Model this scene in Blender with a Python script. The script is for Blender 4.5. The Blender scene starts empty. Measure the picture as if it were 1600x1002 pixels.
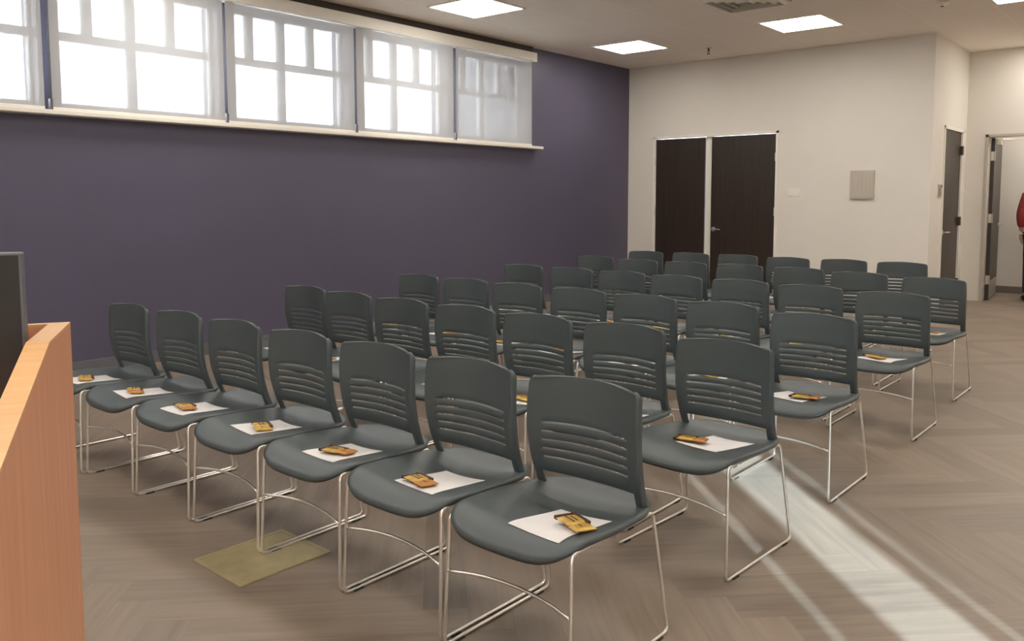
import bpy, bmesh, math, random
from mathutils import Vector, Matrix
random.seed(7)
C = bpy.context.scene.collection
S = bpy.context.scene
PI = math.pi
R = math.radians

# ------------------------------------------------------------------ camera
cam_d = bpy.data.cameras.new('camera')
cam = bpy.data.objects.new('camera', cam_d); C.objects.link(cam)
cam_d.sensor_width = 36; cam_d.sensor_fit = 'HORIZONTAL'
cam_d.lens = 1306.8 / 1600 * 36
cam_d.shift_y = -(501 - 421.1) / 1600
cam_d.clip_start = .05; cam_d.clip_end = 200
YAW, PITCH, ROLL = R(40.107), .084, -.0016
fwd = Vector((-math.sin(YAW) * math.cos(PITCH), math.cos(YAW) * math.cos(PITCH), -math.sin(PITCH)))
rt = Vector((math.cos(YAW), math.sin(YAW), 0)); up = rt.cross(fwd)
rt2 = rt * math.cos(ROLL) + up * math.sin(ROLL); up2 = -rt * math.sin(ROLL) + up * math.cos(ROLL)
M = Matrix((rt2, up2, -fwd)).transposed().to_4x4(); M.translation = Vector((0, 0, 1.38))
cam.matrix_world = M
S.camera = cam
S.view_settings.view_transform = 'Standard'; S.view_settings.look = 'None'
S.view_settings.exposure = 0.1; S.view_settings.gamma = 1; S.view_settings.use_curve_mapping = False

# ------------------------------------------------------------------ daylight
W = bpy.data.worlds.new('sky'); S.world = W; W.use_nodes = True
bg = W.node_tree.nodes['Background']; bg.inputs[0].default_value = (.86, .93, 1, 1); bg.inputs[1].default_value = 21
sd = bpy.data.lights.new('sun', 'SUN'); sun = bpy.data.objects.new('sun', sd); C.objects.link(sun)
sd.energy = 29; sd.angle = R(.5); sd.color = (.60, .84, 1)
SUN_EL = R(14.5)
sun.rotation_euler = Vector((-.7108 * math.cos(SUN_EL), .7034 * math.cos(SUN_EL), -math.sin(SUN_EL))).to_track_quat('-Z', 'Y').to_euler()
PANEL_STRENGTH = 16
PANEL_COL = (1, .94, .86)

# ------------------------------------------------------------------ materials
def nn(nt, t, **kw):
    n = nt.nodes.new(t)
    for k, v in kw.items(): setattr(n, k, v)
    return n
def mat(name, col, rough=.6, metal=0, spec=.5, noise=0, nscale=8, bump=0, bscale=200, coat=0):
    m = bpy.data.materials.new(name); m.use_nodes = True; nt = m.node_tree
    p = nt.nodes['Principled BSDF']
    p.inputs['Base Color'].default_value = (*col, 1); p.inputs['Roughness'].default_value = rough
    p.inputs['Metallic'].default_value = metal; p.inputs['Specular IOR Level'].default_value = spec
    if coat: p.inputs['Coat Weight'].default_value = coat
    tc = nn(nt, 'ShaderNodeTexCoord')
    if noise:
        n = nn(nt, 'ShaderNodeTexNoise'); n.inputs['Scale'].default_value = nscale; n.inputs['Detail'].default_value = 4
        nt.links.new(tc.outputs['Object'], n.inputs['Vector'])
        r = nn(nt, 'ShaderNodeMapRange'); r.inputs[3].default_value = 1 - noise; r.inputs[4].default_value = 1 + noise
        r.inputs[1].default_value = .25; r.inputs[2].default_value = .75
        nt.links.new(n.outputs[0], r.inputs[0])
        x = nn(nt, 'ShaderNodeVectorMath', operation='SCALE'); x.inputs[0].default_value = col
        nt.links.new(r.outputs[0], x.inputs['Scale']); nt.links.new(x.outputs[0], p.inputs['Base Color'])
    if bump:
        n = nn(nt, 'ShaderNodeTexNoise'); n.inputs['Scale'].default_value = bscale; n.inputs['Detail'].default_value = 2
        nt.links.new(tc.outputs['Object'], n.inputs['Vector'])
        b = nn(nt, 'ShaderNodeBump'); b.inputs['Strength'].default_value = bump; b.inputs['Distance'].default_value = .002
        nt.links.new(n.outputs[0], b.inputs['Height']); nt.links.new(b.outputs[0], p.inputs['Normal'])
    return m
def emat(name, col, strength):
    m = bpy.data.materials.new(name); m.use_nodes = True; nt = m.node_tree; nt.nodes.clear()
    e = nn(nt, 'ShaderNodeEmission'); e.inputs[0].default_value = (*col, 1); e.inputs[1].default_value = strength
    o = nn(nt, 'ShaderNodeOutputMaterial'); nt.links.new(e.outputs[0], o.inputs[0]); return m

m_wall = mat('cream_paint', (.74, .695, .63), .75, noise=.02, nscale=1.5, bump=.15, bscale=300)
m_purple = mat('purple_paint', (.092, .083, .130), .42, noise=.04, nscale=1.2, bump=.15, bscale=300, spec=.5)
m_white = mat('white_trim', (.82, .78, .70), .5, noise=.02)
m_frame = mat('window_frame_white', (.55, .54, .52), .5, noise=.02)
m_plastic = mat('slate_plastic', (.056, .070, .073), .42, spec=.55, noise=.04, nscale=5, bump=.25, bscale=900)
m_seat_sheen = mat('slate_plastic_sheen', (.062, .076, .079), .38, spec=.6, noise=.04, nscale=5, bump=.25, bscale=900)  # lighter copy of the slate plastic, seat sheen put into the colour
m_chrome = mat('satin_chrome', (.88, .845, .79), .34, metal=1, noise=.03)
m_black = mat('black_rubber', (.02, .02, .02), .6, noise=.05)
m_steel = mat('brushed_steel', (.62, .58, .53), .35, metal=1, noise=.04)
m_paper = mat('white_paper', (.72, .70, .69), .8, noise=.01, nscale=4)
m_gold = mat('gold_foil', (.52, .33, .07), .42, metal=.35, noise=.25, nscale=60)
m_brown = mat('dark_brown_print', (.06, .025, .015), .45, noise=.2, nscale=60)
m_orange = mat('orange_foil', (.45, .20, .05), .45, metal=.2, noise=.2, nscale=60)
m_doordark = None
m_bronze = mat('dark_bronze', (.045, .032, .024), .5, noise=.05)
m_beige = mat('beige_metal', (.50, .45, .38), .5, noise=.02)
m_grey = mat('grey_plastic', (.12, .12, .13), .5, noise=.05)
m_base = mat('taupe_vinyl_base', (.16, .14, .12), .55, noise=.05)
m_screen = mat('black_screen', (.028, .027, .025), .22, noise=.05)
m_blocker = mat('sky_blocker_grey', (.15, .147, .16), .85, noise=.08, nscale=3)
m_panel = emat('lit_diffuser', PANEL_COL, PANEL_STRENGTH)
m_red = mat('red_knit', (.30, .04, .035), .85, noise=.15, nscale=40)
m_jean = mat('dark_denim', (.035, .035, .045), .85, noise=.15, nscale=60)
m_skin = mat('skin', (.50, .28, .19), .55, noise=.05)
m_hair = mat('dark_hair', (.03, .018, .012), .6, noise=.3, nscale=50)

def grain(name, c1, c2, scale, rough, axis=2, coat=0, spec=.5):
    m = bpy.data.materials.new(name); m.use_nodes = True; nt = m.node_tree; p = nt.nodes['Principled BSDF']
    p.inputs['Roughness'].default_value = rough; p.inputs['Coat Weight'].default_value = coat; p.inputs['Specular IOR Level'].default_value = spec
    tc = nn(nt, 'ShaderNodeTexCoord'); mp = nn(nt, 'ShaderNodeMapping')
    sc = [scale, scale, scale]; sc[axis] = scale * .03; mp.inputs['Scale'].default_value = sc
    nt.links.new(tc.outputs['Object'], mp.inputs[0])
    n = nn(nt, 'ShaderNodeTexNoise'); n.inputs['Scale'].default_value = 1; n.inputs['Detail'].default_value = 6; n.inputs['Distortion'].default_value = .3
    nt.links.new(mp.outputs[0], n.inputs['Vector'])
    r = nn(nt, 'ShaderNodeValToRGB'); r.color_ramp.elements[0].position = .3; r.color_ramp.elements[1].position = .7
    r.color_ramp.elements[0].color = (*c1, 1); r.color_ramp.elements[1].color = (*c2, 1)
    nt.links.new(n.outputs[0], r.inputs[0]); nt.links.new(r.outputs[0], p.inputs['Base Color'])
    return m
m_doordark = grain('espresso_veneer', (.022, .014, .010), (.036, .024, .017), 40, .38)
m_wood = grain('cherry_laminate', (.62, .275, .15), (.72, .35, .20), 60, .42)
m_edge = grain('maple_edge_band', (.66, .36, .14), (.74, .44, .20), 60, .35, axis=0)
m_brass = mat('aged_brass_plate', (.42, .35, .19), .45, metal=.35, noise=.12, nscale=14)

def glass_mat():
    m = bpy.data.materials.new('window_glass'); m.use_nodes = True; nt = m.node_tree; nt.nodes.clear()
    t = nn(nt, 'ShaderNodeBsdfTransparent'); t.inputs[0].default_value = (.95, .97, .97, 1)
    g = nn(nt, 'ShaderNodeBsdfGlossy'); g.inputs['Roughness'].default_value = .02
    f = nn(nt, 'ShaderNodeFresnel'); f.inputs[0].default_value = 1.3
    x = nn(nt, 'ShaderNodeMixShader'); o = nn(nt, 'ShaderNodeOutputMaterial')
    nt.links.new(f.outputs[0], x.inputs[0]); nt.links.new(t.outputs[0], x.inputs[1]); nt.links.new(g.outputs[0], x.inputs[2]); nt.links.new(x.outputs[0], o.inputs[0])
    return m
m_glass = glass_mat()
def shade_mat():
    m = bpy.data.materials.new('roller_shade_cloth'); m.use_nodes = True; nt = m.node_tree; nt.nodes.clear()
    tc = nn(nt, 'ShaderNodeTexCoord'); n = nn(nt, 'ShaderNodeTexNoise'); n.inputs['Scale'].default_value = 3
    nt.links.new(tc.outputs['Object'], n.inputs['Vector'])
    r = nn(nt, 'ShaderNodeMapRange'); r.inputs[3].default_value = .96; r.inputs[4].default_value = 1.04; nt.links.new(n.outputs[0], r.inputs[0])
    x = nn(nt, 'ShaderNodeVectorMath', operation='SCALE'); x.inputs[0].default_value = (.545, .54, .54); nt.links.new(r.outputs[0], x.inputs['Scale'])
    d = nn(nt, 'ShaderNodeBsdfDiffuse'); t = nn(nt, 'ShaderNodeBsdfTranslucent'); p = nn(nt, 'ShaderNodeBsdfTransparent')
    nt.links.new(x.outputs[0], d.inputs[0]); nt.links.new(x.outputs[0], t.inputs[0])
    a = nn(nt, 'ShaderNodeMixShader'); a.inputs[0].default_value = .004
    b = nn(nt, 'ShaderNodeMixShader'); b.inputs[0].default_value = .30
    o = nn(nt, 'ShaderNodeOutputMaterial')
    nt.links.new(d.outputs[0], a.inputs[1]); nt.links.new(t.outputs[0], a.inputs[2])
    nt.links.new(a.outputs[0], b.inputs[1]); nt.links.new(p.outputs[0], b.inputs[2]); nt.links.new(b.outputs[0], o.inputs[0])
    return m
m_shade = shade_mat()

def floor_mat(name='herringbone_plank_floor', bright=1.0):
    m = bpy.data.materials.new(name); m.use_nodes = True; nt = m.node_tree; p = nt.nodes['Principled BSDF']; L = nt.links.new
    def mth(op, a, b=None, c=None):
        n = nn(nt, 'ShaderNodeMath', operation=op)
        for i, v in enumerate((a, b, c)):
            if v is None: continue
            if isinstance(v, (int, float)): n.inputs[i].default_value = v
            else: L(v, n.inputs[i])
        return n.outputs[0]
    g = nn(nt, 'ShaderNodeNewGeometry'); mp = nn(nt, 'ShaderNodeMapping'); mp.inputs['Rotation'].default_value = (0, 0, R(45))
    L(g.outputs['Position'], mp.inputs[0]); s = nn(nt, 'ShaderNodeSeparateXYZ'); L(mp.outputs[0], s.inputs[0])
    w = .15; N = 6
    px = mth('DIVIDE', mth('ADD', s.outputs[0], 60.03), w); py = mth('DIVIDE', mth('ADD', s.outputs[1], 60.07), w)
    i = mth('FLOOR', px); j = mth('FLOOR', py)
    k = mth('MODULO', mth('ADD', mth('SUBTRACT', i, j), 1200), 2 * N)
    hz = mth('LESS_THAN', k, N - .5)
    # plank ids
    ida = mth('SUBTRACT', i, mth('MULTIPLY', k, hz))
    idb = mth('ADD', j, mth('MULTIPLY', mth('SUBTRACT', k, N), mth('SUBTRACT', 1, hz)))
    cb = nn(nt, 'ShaderNodeCombineXYZ'); L(ida, cb.inputs[0]); L(idb, cb.inputs[1]); L(hz, cb.inputs[2])
    wn = nn(nt, 'ShaderNodeTexWhiteNoise'); L(cb.outputs[0], wn.inputs[0])
    # across / along coordinates
    inv = mth('SUBTRACT', 1, hz)
    across = mth('ADD', mth('MULTIPLY', py, hz), mth('MULTIPLY', px, inv))
    along = mth('ADD', mth('MULTIPLY', px, hz), mth('MULTIPLY', py, inv))
    c2 = nn(nt, 'ShaderNodeCombineXYZ'); L(mth('MULTIPLY', across, 5.0), c2.inputs[0]); L(mth('MULTIPLY', along, .35), c2.inputs[1]); L(mth('MULTIPLY', wn.outputs[0], 40), c2.inputs[2])
    n1 = nn(nt, 'ShaderNodeTexNoise'); n1.inputs['Scale'].default_value = 1; n1.inputs['Detail'].default_value = 5; L(c2.outputs[0], n1.inputs['Vector'])
    fr = mth('FRACT', across)
    edge = mth('LESS_THAN', mth('ABSOLUTE', mth('SUBTRACT', fr, .5)), .488)
    v = mth('ADD', mth('MULTIPLY', mth('SUBTRACT', n1.outputs[0], .5), .75), mth('MULTIPLY', mth('SUBTRACT', wn.outputs[0], .5), .26))
    v = mth('MULTIPLY', mth('ADD', v, 1), mth('ADD', .86, mth('MULTIPLY', edge, .14)))
    sc = nn(nt, 'ShaderNodeVectorMath', operation='SCALE'); sc.inputs[0].default_value = (.228 * bright, .176 * bright, .134 * bright); L(v, sc.inputs['Scale'])
    L(sc.outputs[0], p.inputs['Base Color'])
    L(mth('ADD', .36, mth('MULTIPLY', n1.outputs[0], .16)), p.inputs['Roughness'])
    p.inputs['Specular IOR Level'].default_value = .42
    return m
m_floor = floor_mat()

def ceil_mat():
    m = mat('ceiling_tile', (.60, .53, .45), .85, bump=.3, bscale=500); nt = m.node_tree; L = nt.links.new; p = nt.nodes['Principled BSDF']
    g = nn(nt, 'ShaderNodeNewGeometry'); s = nn(nt, 'ShaderNodeSeparateXYZ'); L(g.outputs['Position'], s.inputs[0])
    out = []
    for ax, o in ((0, 100 * .731 + 2.56), (1, 100 * .7275 - 6.04)):
        a = nn(nt, 'ShaderNodeMath', operation='ADD'); L(s.outputs[ax], a.inputs[0]); a.inputs[1].default_value = o
        d = nn(nt, 'ShaderNodeMath', operation='DIVIDE'); L(a.outputs[0], d.inputs[0]); d.inputs[1].default_value = (.731, .7275)[ax]
        f = nn(nt, 'ShaderNodeMath', operation='FRACT'); L(d.outputs[0], f.inputs[0])
        q = nn(nt, 'ShaderNodeMath', operation='SUBTRACT'); L(f.outputs[0], q.inputs[0]); q.inputs[1].default_value = .5
        b = nn(nt, 'ShaderNodeMath', operation='ABSOLUTE'); L(q.outputs[0], b.inputs[0]); out.append(b)
    mx = nn(nt, 'ShaderNodeMath', operation='MAXIMUM'); L(out[0].outputs[0], mx.inputs[0]); L(out[1].outputs[0], mx.inputs[1])
    gt = nn(nt, 'ShaderNodeMath', operation='GREATER_THAN'); L(mx.outputs[0], gt.inputs[0]); gt.inputs[1].default_value = .483
    mi = nn(nt, 'ShaderNodeMix', data_type='RGBA'); L(gt.outputs[0], mi.inputs[0]); mi.inputs[6].default_value = (.92, .835, .745, 1); mi.inputs[7].default_value = (.95, .88, .81, 1)
    L(mi.outputs[2], p.inputs['Base Color'])
    return m
m_ceil = ceil_mat()

# ------------------------------------------------------------------ mesh helpers
def new_bm(): return bmesh.new()
def obj(name, bm, m, parent=None, loc=(0, 0, 0), rotz=0, smooth=False, bevel=0, weld=True):
    bmesh.ops.recalc_face_normals(bm, faces=bm.faces)
    me = bpy.data.meshes.new(name); bm.to_mesh(me); bm.free()
    ms = m if isinstance(m, (list, tuple)) else [m]
    for x in ms: me.materials.append(x)
    if smooth:
        for p in me.polygons: p.use_smooth = True
    o = bpy.data.objects.new(name, me); C.objects.link(o); o.location = loc; o.rotation_euler = (0, 0, rotz)
    if parent is not None: o.parent = parent
    if bevel:
        b = o.modifiers.new('bevel', 'BEVEL'); b.width = bevel; b.segments = 2; b.limit_method = 'ANGLE'; b.angle_limit = R(40)
    return o
def box(bm, a, b, mi=0):
    vs = [bm.verts.new((x, y, z)) for x in (a[0], b[0]) for y in (a[1], b[1]) for z in (a[2], b[2])]
    for f in ((0, 1, 3, 2), (4, 6, 7, 5), (0, 4, 5, 1), (2, 3, 7, 6), (0, 2, 6, 4), (1, 5, 7, 3)):
        fc = bm.faces.new([vs[i] for i in f]); fc.material_index = mi
def boxes(*bs):
    bm = new_bm()
    for a, b in bs: box(bm, a, b)
    return bm
def fillet(pts, r, n=5):
    pts = [Vector(p) for p in pts]; out = [pts[0]]
    for i in range(1, len(pts) - 1):
        p, a, b = pts[i], (pts[i - 1] - pts[i]), (pts[i + 1] - pts[i])
        rr = min(r, a.length * .45, b.length * .45); a = p + a.normalized() * rr; b = p + b.normalized() * rr
        for k in range(n + 1):
            t = k / n; out.append(a * (1 - t) ** 2 + p * 2 * t * (1 - t) + b * t * t)
    out.append(pts[-1]); return out
def tube(bm, pts, r, seg=10):
    pts = [Vector(p) for p in pts]; n = len(pts); rings = []
    nrm = None
    for i in range(n):
        t = (pts[min(i + 1, n - 1)] - pts[max(i - 1, 0)]).normalized()
        if nrm is None:
            nrm = t.orthogonal().normalized()
        else:
            nrm = (nrm - t * nrm.dot(t)).normalized()
        bn = t.cross(nrm); rr = r[i] if isinstance(r, (list, tuple)) else r
        rings.append([bm.verts.new(pts[i] + (nrm * math.cos(2 * PI * k / seg) + bn * math.sin(2 * PI * k / seg)) * rr) for k in range(seg)])
    for i in range(n - 1):
        for k in range(seg):
            bm.faces.new((rings[i][k], rings[i][(k + 1) % seg], rings[i + 1][(k + 1) % seg], rings[i + 1][k]))
    bm.faces.new(rings[0][::-1]); bm.faces.new(rings[-1])
def cyl(bm, a, b, r, seg=20): tube(bm, [a, b], r, seg)
def prism(bm, poly, z0, z1):
    a = [bm.verts.new((x, y, z0)) for x, y in poly]; b = [bm.verts.new((x, y, z1)) for x, y in poly]; n = len(poly)
    bm.faces.new(a[::-1]); bm.faces.new(b)
    for i in range(n): bm.faces.new((a[i], a[(i + 1) % n], b[(i + 1) % n], b[i]))
def empty(name, label, cat, loc=(0, 0, 0), rotz=0, group=None):
    o = bpy.data.objects.new(name, None); C.objects.link(o); o.location = loc; o.rotation_euler = (0, 0, rotz)
    o.empty_display_size = .1
    return tag(o, label, cat, group)
def tag(o, label, cat, group=None):
    o['label'] = label; o['category'] = cat
    if group: o['group'] = group
    return o
def struct(name, bm, m, label, parent=None, **kw):
    o = obj(name, bm, m, parent, **kw)
    if parent is None: o['kind'] = 'structure'; o['label'] = label; o['category'] = name.split('_')[0]
    return o
def sroot(name, label):
    o = bpy.data.objects.new(name, None); C.objects.link(o); o['kind'] = 'structure'; o['label'] = label; o['category'] = name.split('_')[0]; return o
def wall_with_holes(ax, face, back, u0, u1, z0, z1, holes):
    """wall slab: ax = axis of the normal; holes = [(ua, ub, za, zb)] non-overlapping in u"""
    bm = new_bm(); holes = sorted(holes)
    def bx(ua, ub, za, zb):
        if ub - ua < 1e-5 or zb - za < 1e-5: return
        if ax == 0: box(bm, (min(face, back), ua, za), (max(face, back), ub, zb))
        else: box(bm, (ua, min(face, back), za), (ub, max(face, back), zb))
    c = u0
    for ua, ub, za, zb in holes:
        bx(c, ua, z0, z1); bx(ua, ub, z0, za); bx(ua, ub, zb, z1); c = ub
    bx(c, u1, z0, z1); return bm

# ------------------------------------------------------------------ room shell
XL, XR, YB, YE, XC, YF, H = -6.851, 3.0, -3.2, 10.87, -2.635, 12.6, 3.316
CY = 13.95                                     # corridor back wall
GRID = [(-.20, 1.155), (1.235, 2.60), (2.68, 4.075), (4.155, 5.53), (5.61, 6.965), (7.045, 8.38)]   # the glazed units
WIN = [(-.20, 1.155), (1.30, 2.60), (2.76, 4.10), (4.265, 5.555), (5.76, 6.99), (7.17, 8.40)]       # openings left between the piers
WZ0, WZ1 = 2.10, 3.11
struct('floor', boxes(((XL - .3, YB - .3, -.1), (XR + .3, CY + .2, 0))), m_floor, 'brown grey wood plank floor laid in a herringbone')
struct('ceiling', boxes(((XL - .3, YB - .3, H), (XR + .3, YF + .12, H + .12))), m_ceil, 'beige suspended tile ceiling')
struct('wall_left', wall_with_holes(0, XL, XL - .27, YB, YE + .2, 0, H, [(a, b, WZ0, WZ1) for a, b in WIN]), m_purple, 'dark purple accent wall under the high windows')
DX0, DX1, DZ = -6.42, -4.515, 2.285
struct('wall_end', wall_with_holes(1, YE, YE + .13, XL, XC, 0, H, [(DX0, DX1, -.01, DZ)]), m_wall, 'cream end wall holding the dark double doors')
RY0, RY1, RZ = 11.42, 12.40, 2.28
struct('wall_return', wall_with_holes(0, XC, XC - .13, YE + .13, YF + .12, 0, H, [(RY0, RY1, -.01, RZ)]), m_wall, 'short cream wall turning back from the end wall corner')
FX0, FX1, FZ = -2.40, -1.28, 2.22
struct('wall_far', wall_with_holes(1, YF, YF + .12, -4.32, XR + .03, 0, H, [(FX0, FX1, -.01, FZ)]), m_wall, 'cream wall around the open doorway at the far right')
SLOT = [(u0 - XR - .03, u1 - XR) for u0, u1 in ((1.780, 1.804), (2.075, 2.445), (2.572, 2.592))]   # unseen gaps shaped to let in the sun streaks
SLOTZ = 1.96
struct('wall_right', wall_with_holes(0, XR, XR + .03, YB, YF, 0, H, [(a, b, .02, SLOTZ) for a, b in SLOT]), m_wall, 'cream wall on the aisle side with unseen gaps shaped for the sun streaks')
struct('wall_back', boxes(((XL, YB - .15, 0), (XR, YB, H))), m_wall, 'cream wall behind the presenter')
# corridor behind the open doorway
struct('wall_corridor', boxes(((-4.2, CY, 0), (1.5, CY + .12, 2.9))), m_wall, 'pale corridor wall seen through the open doorway')
struct('wall_corridor_left', boxes(((-4.32, YF + .12, 0), (-4.2, CY + .12, 2.9))), m_wall, 'left end of the corridor')
struct('wall_corridor_right', boxes(((1.5, YF + .12, 0), (1.62, CY + .12, 2.9))), m_wall, 'right end of the corridor')
struct('ceiling_corridor', boxes(((-4.3, YF + .12, 2.9), (1.6, CY + .12, 3.0))), m_ceil, 'corridor ceiling')
struct('baseboard_corridor', boxes(((-4.2, CY - .012, 0), (1.5, CY, .10))), m_base, 'taupe rubber base along the corridor wall', bevel=.003)
struct('baseboard_end', boxes(((XL, YE - .01, 0), (DX0 - .03, YE, .10)), ((DX1 + .03, YE - .01, 0), (XC, YE, .10))), m_base, 'taupe rubber base along the end wall', bevel=.003)
struct('baseboard_left', boxes(((XL, YB, 0), (XL + .01, YE - .01, .10))), m_grey, 'dark rubber base along the purple wall', bevel=.003)
struct('wall_exterior', boxes(((-8.16, 8.50, 0), (-7.13, 8.7, 4.2))), m_blocker, 'added grey wall outside the last window, blocking the sky behind its shade')  # added to block the sky so the last shade reads grey

# windows: 2 lower lites under 4 upper lites
GX = -7.0
for n, (a, b) in enumerate(WIN, 1):
    ga, gb = GRID[n - 1]
    r = sroot('window_%d' % n, 'white muntined window behind the roller shade, window %d from the near end' % n)
    bm = new_bm(); f = .014; x0, x1 = GX - .03, GX + .03
    box(bm, (x0, a, WZ0), (x1, a + f, WZ1)); box(bm, (x0, b - f, WZ0), (x1, b, WZ1))
    box(bm, (x0, a, WZ0), (x1, b, WZ0 + .035)); box(bm, (x0, a, WZ1 - .035), (x1, b, WZ1))
    box(bm, (x0, a + f, 2.62), (x1, b - f, 2.685))
    w = (gb - ga)
    for k in (1, 2, 3):
        y = ga + w * k / 4; h = .037 if k == 2 else .036
        box(bm, (x0, y - h, 2.685), (x1, y + h, WZ1 - .035))
    y = ga + w / 2; box(bm, (x0, y - .035, WZ0 + .035), (x1, y + .035, 2.62))
    obj('window_frame', bm, m_frame, r)
    obj('pane', boxes(((GX - .004, a + f, WZ0 + .03), (GX + .004, b - f, WZ1 - .03))), m_glass, r)
SX = -6.775
SH = [(-.30, 1.135), (1.175, 2.605), (2.66, 4.10), (4.13, 5.562), (5.592, 7.005), (7.045, 8.44)]
names = ['shade hidden past the left frame edge', 'shade cut by the left frame edge', 'wide shade second from the left', 'middle shade with the window grid showing', 'shade second from the far end', 'plain grey shade at the far end']
for n, (a, b) in enumerate(SH):
    r = empty('roller_shade', 'translucent white roller shade: ' + names[n], 'window shade', (SX, (a + b) / 2, 2.0555), 0, 'roller shades along the purple wall')
    w = (b - a) / 2; bm = new_bm()
    box(bm, (-.0012, -w, .02), (.0012, w, 1.061)); obj('shade_cloth', bm, m_shade, r)
    bm = new_bm(); box(bm, (-.007, -w, 0), (.007, w, .024)); obj('hem_bar', bm, m_white, r, bevel=.003)
    bm = new_bm(); s = -w - .012
    for dx in (-.012, .012): tube(bm, [(dx, s, .09), (dx, s, 1.04)], .0032, 6)
    tube(bm, [(.012, s, .09), (.009, s, .055), (0, s, .045), (-.009, s, .055), (-.012, s, .09)], .0032, 6)
    obj('pull_chain', bm, m_grey, r, smooth=True)
    bm = new_bm(); box(bm, (-.02, s - .011, 0), (.02, s + .011, .085)); obj('chain_tensioner', bm, m_grey, r, bevel=.004)
o = obj('shade_valance', boxes(((-6.845, -.32, 3.118), (-6.73, 8.50, 3.232))), m_white, bevel=.006); tag(o, 'long white valance box above the roller shades', 'valance')
o = struct('window_sill', boxes(((XL - .1, -.32, 2.02), (-6.72, 8.62, 2.055))), m_white, 'long white sill', bevel=.005); o.name = 'trim_1'; o['label'] = 'long white window sill under the roller shades'; o['category'] = 'trim'
o = struct('trim_shade_gap', boxes(((XL, -.32, 3.236), (-6.80, 8.50, 3.314))), m_bronze, 'dark trim strip standing in for the shaded gap between valance and ceiling')  # dark trim whose colour also stands for the shade above the valance

# double doors
def lever(parent, x, y, z, dirx, facing='-y', m=m_steel):
    """lever handle: rose + neck + grip, facing -y or +x"""
    bm = new_bm()
    def P(u, d, w): return (x + u, y - d, z + w) if facing == '-y' else (x + d, y + u, z + w)
    tube(bm, [P(0, 0, 0), P(0, .012, 0)], .032, 20)
    tube(bm, fillet([P(0, .01, 0), P(0, .055, 0), P(dirx * .125, .06, 0)], .02), .0095, 10)
    return obj('lever_handle', bm, m, parent, smooth=False, bevel=.002)
def hinge(parent, x, y, z0, w=.012, d=.012):
    bm = new_bm(); cyl(bm, (x, y, z0), (x, y, z0 + .11), .009, 10); box(bm, (x - w, y, z0), (x + w, y + .004, z0 + .11)); return obj('hinge', bm, m_steel, parent)
fr = struct('trim_3', boxes(((DX0, YE - .012, 0), (DX0 + .035, YE + .13, DZ)), ((DX1 - .035, YE - .012, 0), (DX1, YE + .13, DZ)), ((DX0, YE - .012, DZ - .035), (DX1, YE + .13, DZ)),
                            ((-5.588, YE + .035, 0), (-5.492, YE + .12, DZ - .03))), m_white, 'cream steel frame and centre post of the double doors', bevel=.002)
d1 = sroot('door_1', 'dark espresso door leaf left of the centre post')
obj('leaf', boxes(((DX0 + .04, YE + .01, .008), (-5.592, YE + .055, DZ - .04))), m_doordark, d1, bevel=.002)
for z in (.25, 1.15, 1.88): hinge(d1, DX0 + .036, YE - .003, z)
d2 = sroot('door_2', 'dark espresso door leaf with lever, right of the centre post')
obj('leaf', boxes(((-5.488, YE + .01, .008), (DX1 - .04, YE + .055, DZ - .04))), m_doordark, d2, bevel=.002)
for z in (.25, 1.15, 1.88): hinge(d2, DX1 - .036, YE - .003, z)
lever(d2, -5.44, YE + .01, .95, 1)
# door in the return wall, seen edge-on
struct('trim_4', boxes(((XC - .13, RY0, 0), (XC + .012, RY0 + .04, RZ)), ((XC - .13, RY1 - .04, 0), (XC + .012, RY1, RZ)), ((XC - .13, RY0, RZ - .04), (XC + .012, RY1, RZ))), m_white, 'cream frame of the door in the short wall', bevel=.002)
d3 = sroot('door_3', 'dark door in the short wall next to the corner')
obj('leaf', boxes(((XC - .055, RY0 + .043, .008), (XC - .01, RY1 - .043, RZ - .043))), m_doordark, d3, bevel=.002)
lever(d3, XC - .01, RY0 + .12, .95, 1, '+x')
for z in (.2, 1.02, 1.95):
    bm = new_bm(); box(bm, (XC - .012, RY1 - .075, z), (XC + .022, RY1 - .01, z + .115)); obj('hinge', bm, m_bronze, d3, bevel=.002)
# open door in the far wall
struct('trim_5', boxes(((FX0, YF - .012, 0), (FX0 + .035, YF + .13, FZ)), ((FX1 - .035, YF - .012, 0), (FX1, YF + .13, FZ)), ((FX0, YF - .012, FZ - .035), (FX1, YF + .13, FZ))), m_beige, 'grey beige steel frame of the open doorway', bevel=.002)
d4 = sroot('door_4', 'dark door standing open into the corridor')
d4.location = (FX0 + .04, YF + .13, 0); d4.rotation_euler = (0, 0, R(95))
obj('leaf', boxes(((0, -.045, .008), (1.0, 0, FZ - .04))), m_doordark, d4, bevel=.002)
obj('kick_plate', boxes(((.04, -.048, .02), (.96, -.0455, .26))), m_steel, d4)
for z in (.22, 1.05, 1.88):
    bm = new_bm(); cyl(bm, (-.008, -.05, z), (-.008, -.05, z + .12), .011, 10); box(bm, (-.006, -.046, z), (.0, -.004, z + .12)); obj('hinge', bm, m_steel, d4)
bm = new_bm(); tube(bm, [(.90, -.045, 1.0), (.90, -.058, 1.0)], .03, 20); tube(bm, fillet([(.90, -.055, 1.0), (.90, -.10, 1.0), (.78, -.105, 1.0)], .02), .0095, 10); obj('lever_handle', bm, m_steel, d4)
bm = new_bm(); box(bm, (.12, -.10, FZ - .12), (.36, -.046, FZ - .06)); tube(bm, [(.2, -.11, FZ - .05), (.55, -.35, FZ - .045), (.06, -.62, FZ - .045)], .008, 8); obj('door_closer', bm, m_steel, d4, bevel=.004)

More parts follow.
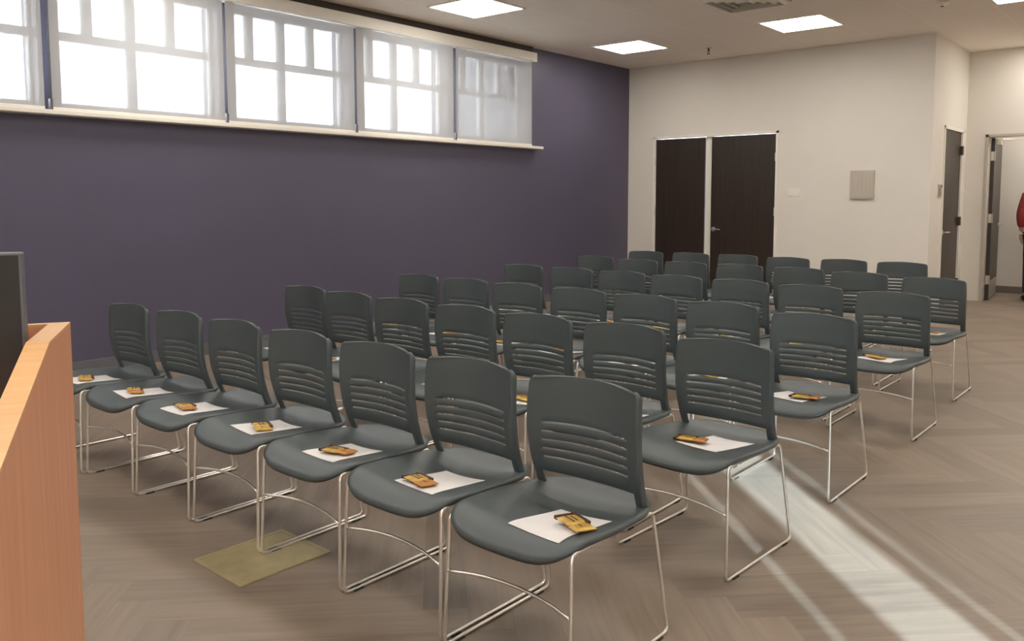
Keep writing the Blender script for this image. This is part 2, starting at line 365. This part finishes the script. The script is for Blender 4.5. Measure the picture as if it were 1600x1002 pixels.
# wall plates
def plate(name, label, cat, x0, x1, z0, z1, d, m, extra=None):
    o = empty(name, label, cat, ((x0 + x1) / 2, YE, z0)); w = (x1 - x0) / 2; h = z1 - z0
    obj('cover_plate', boxes(((-w, -d, 0), (w, 0, h))), m, o, bevel=.004)
    if extra: extra(o, w, h, d)
    return o
def sw(o, w, h, d):
    for k in (-1, 0, 1): obj('rocker', boxes(((k * w * .58 - .013, -d - .006, h * .22), (k * w * .58 + .013, -d, h * .78))), m_white, o, bevel=.002)
plate('light_switch', 'small white three gang switch plate right of the double doors', 'light switch', -4.39, -4.205, 1.41, 1.515, .008, m_white, sw)
def pan(o, w, h, d):
    obj('panel_door', boxes(((-w * .9, -d - .006, h * .06), (w * .9, -d, h * .95))), m_beige, o, bevel=.002)
    bm = new_bm()
    for k in range(5): box(bm, (w * (-.7 + .1 * k * 3.4), -d - .009, h * .25), (w * (-.7 + .1 * k * 3.4) + .004, -d - .006, h * .85))
    box(bm, (-w * .8, -d - .009, h * .2), (w * .8, -d - .006, h * .21)); obj('louvre_line', bm, m_beige, o)
plate('wall_panel_box', 'square beige metal panel box on the cream end wall', 'panel', -3.563, -3.275, 1.375, 1.73, .03, m_beige, pan)
o = empty('wall_thermostat', 'small beige controller left of the door in the short wall', 'thermostat', (XC, 11.27, 1.40))
obj('housing', boxes(((0, -.06, 0), (.022, .06, .15))), m_beige, o, bevel=.004); obj('sensor_window', boxes(((.022, -.02, .115), (.026, .055, .142))), m_grey, o); obj('keypad', boxes(((.022, -.055, 0.01), (.028, -.035, .12))), m_grey, o)

# ceiling fittings
def troffer(x, y, label):
    o = empty('ceiling_light', label, 'ceiling light', (x, y, H), 0, 'square lit panels in the ceiling'); w = .335
    obj('light_frame', boxes(((-w - .022, -w - .022, -.012), (w + .022, -w, 0)), ((-w - .022, w, -.012), (w + .022, w + .022, 0)), ((-w - .022, -w, -.012), (-w, w, 0)), ((w, -w, -.012), (w + .022, w, 0))), m_white, o)
    obj('diffuser', boxes(((-w, -w, -.008), (w, w, -.002))), m_panel, o)
lx = {-5.845: 'nearest the windows', -3.64: 'in the middle line', -1.45: 'on the aisle side', .75: 'past the right frame edge'}
ly = {-2.34: 'behind the presenter', .57: 'above the lectern', 3.48: 'over the front chairs', 6.39: 'over the middle rows', 9.3: 'near the end wall'}
for y, ty in ly.items():
    for x, tx in lx.items():
        troffer(x, y, 'lit square ceiling panel %s, %s' % (tx, ty))
for x, tx in ((-1.42, 'before the open doorway'), (.78, 'right of the open doorway')): troffer(x, 12.05, 'added unseen lit ceiling panel past the end wall corner, ' + tx)  # added out of view to brighten the short and far walls
o = empty('corridor_light', 'lit panel in the corridor ceiling', 'ceiling light', (-1.4, 13.3, 2.9))
obj('diffuser', boxes(((-.5, -.25, -.01), (.5, .25, -.002))), emat('corridor_diffuser', PANEL_COL, 17), o); obj('light_frame', boxes(((-.52, -.27, -.012), (-.5, .27, 0)), ((.5, -.27, -.012), (.52, .27, 0)), ((-.5, -.27, -.012), (.5, -.25, 0)), ((-.5, .25, -.012), (.5, .27, 0))), m_white, o)
o = empty('air_diffuser', 'white square louvred air diffuser in the ceiling at the top edge', 'air vent', (-3.64, 7.86, H))
bm = new_bm(); box(bm, (-.335, -.335, -.008), (.335, .335, -.001)); obj('back_plate', bm, m_beige, o)
for k in range(4):
    w = .315 - k * .075; bm = new_bm(); t = .03
    for s in (-1, 1):
        for sw_ in (0, 1):
            pts = [(-w, s * w, -.012), (w, s * w, -.012), (w - t, s * (w - t), -.04), (-w + t, s * (w - t), -.04)]
            if sw_: pts = [(q[1], q[0], q[2]) for q in pts]
            bm.faces.new([bm.verts.new(q) for q in pts])
    f = obj('louvre_ring', bm, m_white, o); md = f.modifiers.new('s', 'SOLIDIFY'); md.thickness = .003
o = empty('sprinkler_head', 'tiny pendent sprinkler in the ceiling between two lit panels', 'sprinkler', (-5.13, 10.03, H))
bm = new_bm(); cyl(bm, (0, 0, 0), (0, 0, -.006), .035); obj('escutcheon', bm, m_steel, o)
bm = new_bm(); cyl(bm, (0, 0, -.004), (0, 0, -.045), .011, 10); tube(bm, [(-.012, 0, -.04), (-.02, 0, -.055), (0, 0, -.075)], .003, 6); tube(bm, [(.012, 0, -.04), (.02, 0, -.055), (0, 0, -.075)], .003, 6); cyl(bm, (0, 0, -.075), (0, 0, -.079), .022, 12); obj('sprinkler_body', bm, m_bronze, o)
o = empty('smoke_detector', 'round smoke detector in the ceiling at the top right edge', 'smoke detector', (-2.19, 9.2, H))
bm = new_bm(); tube(bm, [(0, 0, 0), (0, 0, -.02), (0, 0, -.035), (0, 0, -.045)], [.06, .058, .045, .03], 24); obj('housing', bm, m_white, o, smooth=True)
bm = new_bm(); cyl(bm, (0, 0, -.045), (0, 0, -.05), .018, 14); obj('sensor_cap', bm, m_grey, o)

# ------------------------------------------------------------------ chair
SW, SL, SCY, NP = .2495, .275, -.020, 4.6
def seat_z(x, y):
    z = .438 - .022 * max(0, (y + .25)) / .5
    z += .016 * (abs(x) / .25) ** 2.5
    z -= .012 * math.exp(-((x / .15) ** 2 + ((y - .02) / .16) ** 2))
    if y < -.17: z -= 2.6 * (-.17 - y) ** 2
    if y > .15: z += 2.3 * (y - .15) ** 2 * (1 - .6 * (abs(x) / .25) ** 4)
    return z
def seat_mesh():
    bm = new_bm(); N = 20; top = {}; bot = {}
    for i in range(-N, N + 1):
        for j in range(-N, N + 1):
            u, v = i / N, j / N; mm = max(abs(u), abs(v)); nrm = (abs(u) ** NP + abs(v) ** NP) ** (1 / NP) if mm else 1
            k = mm / nrm; x, y = u * k * SW, v * k * SL + SCY
            x *= 1 - .09 * max(0, v * k)
            z = seat_z(x, y); e = max(0, (mm - .9) / .1)
            top[i, j] = bm.verts.new((x, y, z - .007 * e * e))
            bot[i, j] = bm.verts.new((x * (1 - .02 * mm), y * (1 - .02 * mm), z - .013 - .010 * e))
    for i in range(-N, N):
        for j in range(-N, N):
            bm.faces.new((top[i, j], top[i + 1, j], top[i + 1, j + 1], top[i, j + 1])); bm.faces.new((bot[i, j], bot[i, j + 1], bot[i + 1, j + 1], bot[i + 1, j]))
    ring = [(i, -N) for i in range(-N, N)] + [(N, j) for j in range(-N, N)] + [(i, N) for i in range(N, -N, -1)] + [(-N, j) for j in range(N, -N, -1)]
    for a, b in zip(ring, ring[1:] + ring[:1]): bm.faces.new((top[a], bot[a], bot[b], top[b]))
    return bm
def yb(z):
    t = (z - .66) / .2
    return .110 + (.022 * t * t if t > 0 else .040 * t * t)
def wb(z):
    return .203 + .009 * math.sin(min(1, max(0, (z - .40) / .25)) * PI / 2) - .006 * max(0, (z - .70) / .1)
def back_mesh():
    bm = new_bm(); SLITS = (.525, .554, .583, .612, .641)
    zs = [.398, .42, .445, .473, .495]
    for s in SLITS: zs += [s - .0034, s + .0034]
    zs += [.665, .69, .715, .745, .772, .781, .787, .791, .793]
    us = [-1, -.97, -.88, -.80] + [-.80 + 1.6 * k / 14 for k in range(1, 14)] + [.80, .88, .97, 1]
    V = {}
    for a, z in enumerate(zs):
        w = wb(z); c = max(0, z - .772) / .021
        w -= .017 * (1 - math.sqrt(max(0, 1 - min(1, c) ** 2)))
        for b, u in enumerate(us):
            x = u * w; t = max(0, (z - .46) / .34)
            V[a, b] = bm.verts.new((x, yb(z) + .045 * (1 - u * u) * min(1, .35 + t), z + .012 * (1 - u * u) * t))
        for s, col in ((-1, -1), (1, len(us))):           # flange running back from each side
            V[a, col] = bm.verts.new((s * (w + .002), yb(z) + .020 - .010 * max(0, c), z))
    n = len(us)
    for a in range(len(zs) - 1):
        slit = any(abs(zs[a] - (s - .0034)) < 1e-6 for s in SLITS)
        for b in range(-1, n):
            inner = 0 <= b < n - 1 and us[b] >= -.801 and us[b + 1] <= .801
            post = b <= 1 or b >= n - 3
            if slit and inner: continue
            if zs[a] < .472 and not post: continue
            bm.faces.new((V[a, b], V[a, b + 1], V[a + 1, b + 1], V[a + 1, b]))
    for v in [v for v in bm.verts if not v.link_faces]: bm.verts.remove(v)
    return bm
def chair_proto():
    c = bpy.data.objects.new('stacking_chair', None); C.objects.link(c); c.empty_display_size = .1
    o = obj('seat', seat_mesh(), m_seat_sheen, c, smooth=True)
    o = obj('backrest', back_mesh(), m_plastic, c, smooth=True)
    md = o.modifiers.new('thickness', 'SOLIDIFY'); md.thickness = .009; md.offset = 0
    b = o.modifiers.new('b', 'BEVEL'); b.width = .002; b.segments = 1; b.limit_method = 'ANGLE'; b.angle_limit = R(50)
    for s in (-1, 1):
        bm = new_bm()
        tube(bm, fillet([(s * .221, .0, .413), (s * .212, .207, .403), (s * .240, .262, .0065), (s * .240, -.262, .0065), (s * .230, -.245, .419), (s * .221, .0, .413)], .024, 6), .0058, 10)
        obj('sled_leg', bm, m_chrome, c, smooth=True)
        for y in (-.20, .20):
            bm = new_bm(); box(bm, (s * .240 - .009, y - .02, 0), (s * .240 + .009, y + .02, .006)); obj('foot_glide', bm, m_black, c)
    bm = new_bm(); pts = []
    for k in range(17):
        t = -1 + k / 8; pts.append((t * .232, -.253 + .035 * (1 - t * t), .243 + .012 * (1 - t * t)))
    tube(bm, pts, .005, 8); obj('cross_bar', bm, m_chrome, c, smooth=True)
    for y, w, z in ((.17, .213, .402), (-.14, .225, .410)):
        bm = new_bm(); tube(bm, [(-w, y, z), (w, y, z)], .0055, 8); obj('under_seat_bar', bm, m_chrome, c, smooth=True)
    return c
proto = chair_proto()
def copy_tree(o, parent=None):
    c = o.copy(); C.objects.link(c)
    if parent is not None: c.parent = parent
    for ch in list(o.children): copy_tree(ch, c)
    return c

def paper_mesh(px, py, a, w=.207, l=.225, curl=0):
    bm = new_bm(); N = 12; g = {}
    for i in range(N + 1):
        for j in range(N + 1):
            u, v = (i / N - .5) * w, (j / N - .5) * l
            x = px + u * math.cos(a) - v * math.sin(a); y = py + u * math.sin(a) + v * math.cos(a)
            z = seat_z(x, y)
            if curl: z += curl * max(0, i / N - .5) ** 2
            g[i, j] = bm.verts.new((x, y, z + .0016))
    for i in range(N):
        for j in range(N): bm.faces.new((g[i, j], g[i + 1, j], g[i + 1, j + 1], g[i, j + 1]))
    return bm
def packet(parent_loc, rz, px, py, a, label, group, variant):
    z = max(seat_z(px + dx, py + dy) for dx in (-.04, 0, .04) for dy in (-.02, 0, .02)) + .005
    ca, sa = math.cos(rz), math.sin(rz)
    o = empty('snack_packet', label, 'snack packet', (parent_loc[0] + px * ca - py * sa, parent_loc[1] + px * sa + py * ca, z), rz + a, group)
    sl = (seat_z(px, py + .02) - seat_z(px, py - .02)) / .04
    o.rotation_euler = (math.atan(sl), 0, rz + a)
    o.scale = (1.22, 1.22, 1.1)
    def pillow(cx, cy, w, l, h, m, nm, mi=None):
        bm = new_bm(); N = 8; T = {}; B = {}
        for i in range(N + 1):
            for j in range(N + 1):
                u, v = 2 * i / N - 1, 2 * j / N - 1
                hh = h * (1 - abs(u) ** 4) ** .5 * (1 - abs(v) ** 4) ** .5 + .0006
                T[i, j] = bm.verts.new((cx + u * w / 2, cy + v * l / 2, h / 2 + hh / 2)); B[i, j] = bm.verts.new((cx + u * w / 2, cy + v * l / 2, h / 2 - hh / 2))
        for i in range(N):
            for j in range(N):
                bm.faces.new((T[i, j], T[i + 1, j], T[i + 1, j + 1], T[i, j + 1])); bm.faces.new((B[i, j], B[i, j + 1], B[i + 1, j + 1], B[i + 1, j]))
        rg = [(i, 0) for i in range(N)] + [(N, j) for j in range(N)] + [(i, N) for i in range(N, 0, -1)] + [(0, j) for j in range(N, 0, -1)]
        for q, r_ in zip(rg, rg[1:] + rg[:1]): bm.faces.new((T[q], B[q], B[r_], T[r_]))
        return obj(nm, bm, m, o, smooth=False, bevel=0)
    s = 1 if variant != 2 else 0
    pillow(-.012, 0, .058, .060, .013, m_gold, 'gold_wrapper')
    pillow(.036, .004 - .01 * s, .036, .058, .013, m_orange if variant else m_gold, 'end_wrapper')
    obj('dark_label_band', boxes(((-.048, .018, .003), (.02, .029, .0128))), m_brown, o)
    obj('dark_edge', boxes(((-.052, -.028, .001), (-.041, .024, .010))), m_brown, o)
    for a_, b_ in (((-.03, -.012, .0125), (.008, -.008, .0137)), ((-.026, .0, .0125), (.004, .004, .0137)), ((.028, -.014, .0125), (.044, -.010, .0137))):
        obj('printed_line', boxes((a_, b_)), m_brown, o)
    return o

ROWS = ['front row', 'second row', 'third row', 'fourth row', 'fifth row', 'back row']
COLS = ['at the aisle end', 'second from the aisle', 'third from the aisle', 'fourth from the aisle', 'fifth from the aisle', 'sixth from the aisle', 'nearest the purple wall']
CH = [
 [(x, y) for x, y in ((-1.515, 2.02), (-2.022, 2.035), (-2.53, 2.04), (-3.036, 2.04), (-3.542, 2.035), (-4.048, 2.03), (-4.555, 2.01))],
 [(-1.51, 2.99), (-2.06, 3.12), (-2.57, 3.12), (-3.08, 3.14), (-3.585, 3.14), (-4.09, 3.16), (-4.60, 3.21)],
 [(-1.515, 4.0), (-2.08, 4.16), (-2.60, 4.20), (-3.12, 4.24), (-3.63, 4.24), (-4.135, 4.27), (-4.65, 4.29)],
 [(-1.50, 5.28), (-2.05, 5.39), (-2.575, 5.45), (-3.09, 5.46), (-3.61, 5.52), (-4.12, 5.54), (-4.64, 5.54)],
 [(-1.55, 6.46), (-2.12, 6.61), (-2.66, 6.75), (-3.19, 6.77), (-3.70, 6.73), (-4.21, 6.74), (-4.78, 6.86)],
 [(-2.16, 7.92), (-2.69, 7.95), (-3.21, 7.90), (-3.76, 7.95), (-4.28, 7.92), (-4.81, 7.88)],
]
PAP = {(0, 0): (.088, -.108, -.12), (0, 1): (.06, -.085, -.10), (0, 2): (.05, -.09, -.06), (1, 0): (.055, -.03, -.20), (2, 0): (.0, -.08, -.15)}
for q in range(1, 7): PAP[(1, q)] = (.10, -.095, -.04 * q + .1)
first = True
NOPAPER = {(1, 4), (4, 1), (4, 3), (4, 4), (4, 5), (4, 6), (5, 0), (5, 1), (5, 3), (5, 4), (5, 5)}     # seats the photo does not show
NOPACK = NOPAPER | {(1, 1), (1, 3), (1, 6), (4, 2)}
for r, row in enumerate(CH):
    for k, (x, y) in enumerate(row):
        col = COLS[k]
        if r == 5: col = COLS[k] if k < 5 else COLS[6]
        rz = R(random.uniform(-.8, .8))
        if (r, k) == (1, 0): rz = R(-3)
        c = proto if first else copy_tree(proto)
        first = False
        c.location = (x, y, 0); c.rotation_euler = (0, 0, rz)
        tag(c, 'slate plastic chair on chrome sled legs, %s, %s' % (ROWS[r], col), 'chair', 'slate chairs set out in rows')
        px, py, a = PAP.get((r, k), (.03 + random.uniform(-.02, .02), -.09 + random.uniform(-.02, .02), random.uniform(-.15, .05)))
        if (r, k) not in NOPAPER:
            o = obj('paper_sheet', paper_mesh(px, py, a), m_paper, loc=(x, y, 0), rotz=rz)
            md = o.modifiers.new('s', 'SOLIDIFY'); md.thickness = .0005; md.offset = 1
            tag(o, 'white paper sheet lying on the %s seat %s' % (ROWS[r], col), 'paper', 'paper sheets on the seats')
        qx, qy, qa = px + random.uniform(-.03, .03), py - .03, random.uniform(-.6, .2)
        if (r, k) == (0, 0): qx, qy, qa = px + .06, py - .005, -.35
        if (r, k) == (0, 1): qx, qy, qa = px - .03, py - .06, -.15
        if (r, k) == (1, 0): qx, qy, qa = px - .085, py - .035, .3
        if (r, k) == (2, 0): qx, qy, qa = px + .065, py - .05, .1
        if (r, k) in NOPACK: continue
        pk = packet((x, y), rz, qx, qy, qa, 'gold and brown snack packet on the %s seat %s' % (ROWS[r], col), 'snack packets on the seats', (r + k) % 3)

# ------------------------------------------------------------------ floor box plate
o = empty('floor_box', 'brass toned rectangular floor box cover under the front row', 'floor box', (-2.76, 1.775, 0), R(-1))
obj('cover', boxes(((-.15, -.18, 0), (.15, .18, .004))), m_brass, o, bevel=.001)
bm = boxes(((-.168, -.198, 0), (-.15, .198, .006)), ((.15, -.198, 0), (.168, .198, .006)), ((-.15, -.198, 0), (.15, -.18, .006)), ((-.15, .18, 0), (.15, .198, .006)))
obj('rim', bm, m_brass, o, bevel=.0015)

# ------------------------------------------------------------------ lectern
th = R(60.6); LD = Vector((-math.sin(th), math.cos(th), 0)); LE = Vector((-math.cos(th), -math.sin(th), 0))
# local frame: +Y = towards the audience panel (LD), -X = towards presenter's left (LE); origin under the outer front corner
o = empty('lectern', 'cherry laminate lectern with sloping side panels at the left edge', 'lectern', (-2.006, .804, 0), th)
# Rz(th): x-> (cos, sin) = -LE ; y-> (-sin, cos) = LD
def side_panel(x0, x1):
    prof = [(0, 0), (0, 1.095), (-.285, 1.095), (-.85, .957), (-.85, 0)]
    bm = new_bm(); A = [bm.verts.new((x0, y, z)) for y, z in prof]; B = [bm.verts.new((x1, y, z)) for y, z in prof]; n = len(prof)
    bm.faces.new(A); bm.faces.new(B[::-1])
    for i in range(n): bm.faces.new((A[i], A[(i + 1) % n], B[(i + 1) % n], B[i]))
    return bm
def side_band(x0, x1):
    prof = [(0, 1.1), (-.286, 1.1), (-.852, .962), (-.852, .957), (-.285, 1.095), (0, 1.095)]
    bm = new_bm(); A = [bm.verts.new((x0, y, z)) for y, z in prof]; B = [bm.verts.new((x1, y, z)) for y, z in prof]; n = len(prof)
    bm.faces.new(A); bm.faces.new(B[::-1])
    for i in range(n): bm.faces.new((A[i], A[(i + 1) % n], B[(i + 1) % n], B[i]))
    return bm
for x0, x1 in ((-.042, 0), (-.80, -.758)):
    s = obj('side_panel', side_panel(x0, x1), m_wood, o); s2 = obj('edge_band', side_band(x0, x1), m_edge, s)
s = obj('front_panel', boxes(((-.758, -.022, .02), (-.042, 0, 1.095))), m_wood, o); obj('edge_band', boxes(((-.758, -.022, 1.095), (-.042, 0, 1.1))), m_edge, s)
obj('work_top', boxes(((-.757, -.80, .885), (-.043, -.023, .91))), m_wood, o, bevel=.002)
obj('shelf', boxes(((-.757, -.70, .42), (-.043, -.023, .44))), m_wood, o)
obj('plinth', boxes(((-.757, -.78, 0), (-.043, -.76, .09))), m_grey, o)
mo = empty('computer_monitor', 'black computer monitor standing on the lectern top', 'monitor', Vector((-2.006, .804, .91)) + LE * .315 - LD * .17, th)
obj('screen_housing', boxes(((-.255, -.012, .045), (.255, .024, .362))), m_grey, mo, bevel=.004)
obj('screen', boxes(((-.248, -.0145, .055), (.2495, -.0115, .3565))), m_screen, mo)
obj('stand_neck', boxes(((-.03, .02, .008), (.03, .035, .17))), m_grey, mo); obj('stand_base', boxes(((-.12, -.07, 0), (.12, .09, .01))), m_grey, mo, bevel=.003)

# ------------------------------------------------------------------ person in the corridor
def skin(name, verts, edges, rad, m, parent=None, sub=2):
    me = bpy.data.meshes.new(name); me.from_pydata(verts, edges, []); me.materials.append(m)
    ob = bpy.data.objects.new(name, me); C.objects.link(ob)
    if parent is not None: ob.parent = parent
    md = ob.modifiers.new('skin', 'SKIN'); md.use_smooth_shade = True
    for i, v in enumerate(me.skin_vertices[0].data):
        r_ = rad[i]; v.radius = r_ if isinstance(r_, tuple) else (r_, r_); v.use_root = (i == 0)
    sb = ob.modifiers.new('sub', 'SUBSURF'); sb.levels = sub; sb.render_levels = sub
    return ob
P = empty('person', 'person in a red top and dark jeans in the corridor, cut by the right edge', 'person', (-1.80, 13.05, 0), R(200))
V = [(0, 0, .95), (0, .01, 1.12), (0, .02, 1.30), (0, .01, 1.44), (0, 0, 1.52), (0, -.01, 1.58), (0, -.015, 1.66), (0, -.01, 1.74),
     (.17, .01, 1.41), (.235, .03, 1.15), (.20, -.06, .93), (-.17, .01, 1.41), (-.235, .03, 1.15), (-.20, -.06, .93),
     (.10, 0, .86), (.11, -.01, .50), (.12, .03, .10), (.125, -.10, .045), (-.10, 0, .86), (-.11, -.01, .50), (-.12, .03, .10), (-.125, -.10, .045)]
E_ = [(0, 1), (1, 2), (2, 3), (3, 4), (4, 5), (5, 6), (6, 7), (3, 8), (8, 9), (9, 10), (3, 11), (11, 12), (12, 13), (0, 14), (14, 15), (15, 16), (16, 17), (0, 18), (18, 19), (19, 20), (20, 21)]
RR = [(.14, .10), (.13, .09), (.15, .10), (.13, .09), .052, .07, .085, .06, .055, .042, .028, .055, .042, .028, .085, .058, .042, .035, .085, .058, .042, .035]
skin('body', V, E_, RR, m_skin, P)
skin('red_top', [(0, 0, .93), (0, .01, 1.12), (0, .02, 1.30), (0, .01, 1.45), (.17, .01, 1.41), (.235, .03, 1.15), (.205, -.05, .98), (-.17, .01, 1.41), (-.235, .03, 1.15), (-.205, -.05, .98)],
     [(0, 1), (1, 2), (2, 3), (3, 4), (4, 5), (5, 6), (3, 7), (7, 8), (8, 9)], [(.17, .125), (.155, .115), (.172, .12), (.12, .09), .078, .064, .048, .078, .064, .048], m_red, P)
skin('jeans', [(0, 0, .92), (.10, 0, .84), (.11, -.01, .50), (.12, .03, .09), (-.10, 0, .84), (-.11, -.01, .50), (-.12, .03, .09)],
     [(0, 1), (1, 2), (2, 3), (0, 4), (4, 5), (5, 6)], [(.155, .12), .10, .073, .062, .10, .073, .062], m_jean, P)
for s in (-1, 1): skin('shoe', [(s * .12, .05, .05), (s * .122, -.05, .045), (s * .127, -.15, .035)], [(0, 1), (1, 2)], [.05, .048, .036], m_black, P)
skin('hair', [(0, .02, 1.66), (0, .01, 1.72), (0, -.02, 1.77)], [(0, 1), (1, 2)], [.095, .1, .07], m_hair, P)
for s in (-1, 1):
    bx_, by_, bz_ = s * .198, -.07, .90
    vs = [(bx_, by_, bz_), (bx_, by_ - .01, bz_ - .05)]; es = [(0, 1)]; rs = [.026, (.034, .016)]
    for q in range(4):
        a0 = len(vs); ox = (q - 1.5) * .017
        vs += [(bx_ + ox * .3, by_ - .012 + ox, bz_ - .085), (bx_ + ox * .3 - s * .008, by_ - .014 + ox, bz_ - .12), (bx_ + ox * .3 - s * .024, by_ - .014 + ox, bz_ - .145 + abs(q - 1.3) * .005)]
        es += [(1, a0), (a0, a0 + 1), (a0 + 1, a0 + 2)]; rs += [.0095, .0088, .008]
    a0 = len(vs); vs += [(bx_ - s * .01, by_ - .045, bz_ - .05), (bx_ - s * .018, by_ - .06, bz_ - .085)]; es += [(0, a0), (a0, a0 + 1)]; rs += [.011, .009]
    skin('hand', vs, es, rs, m_skin, P, 1)
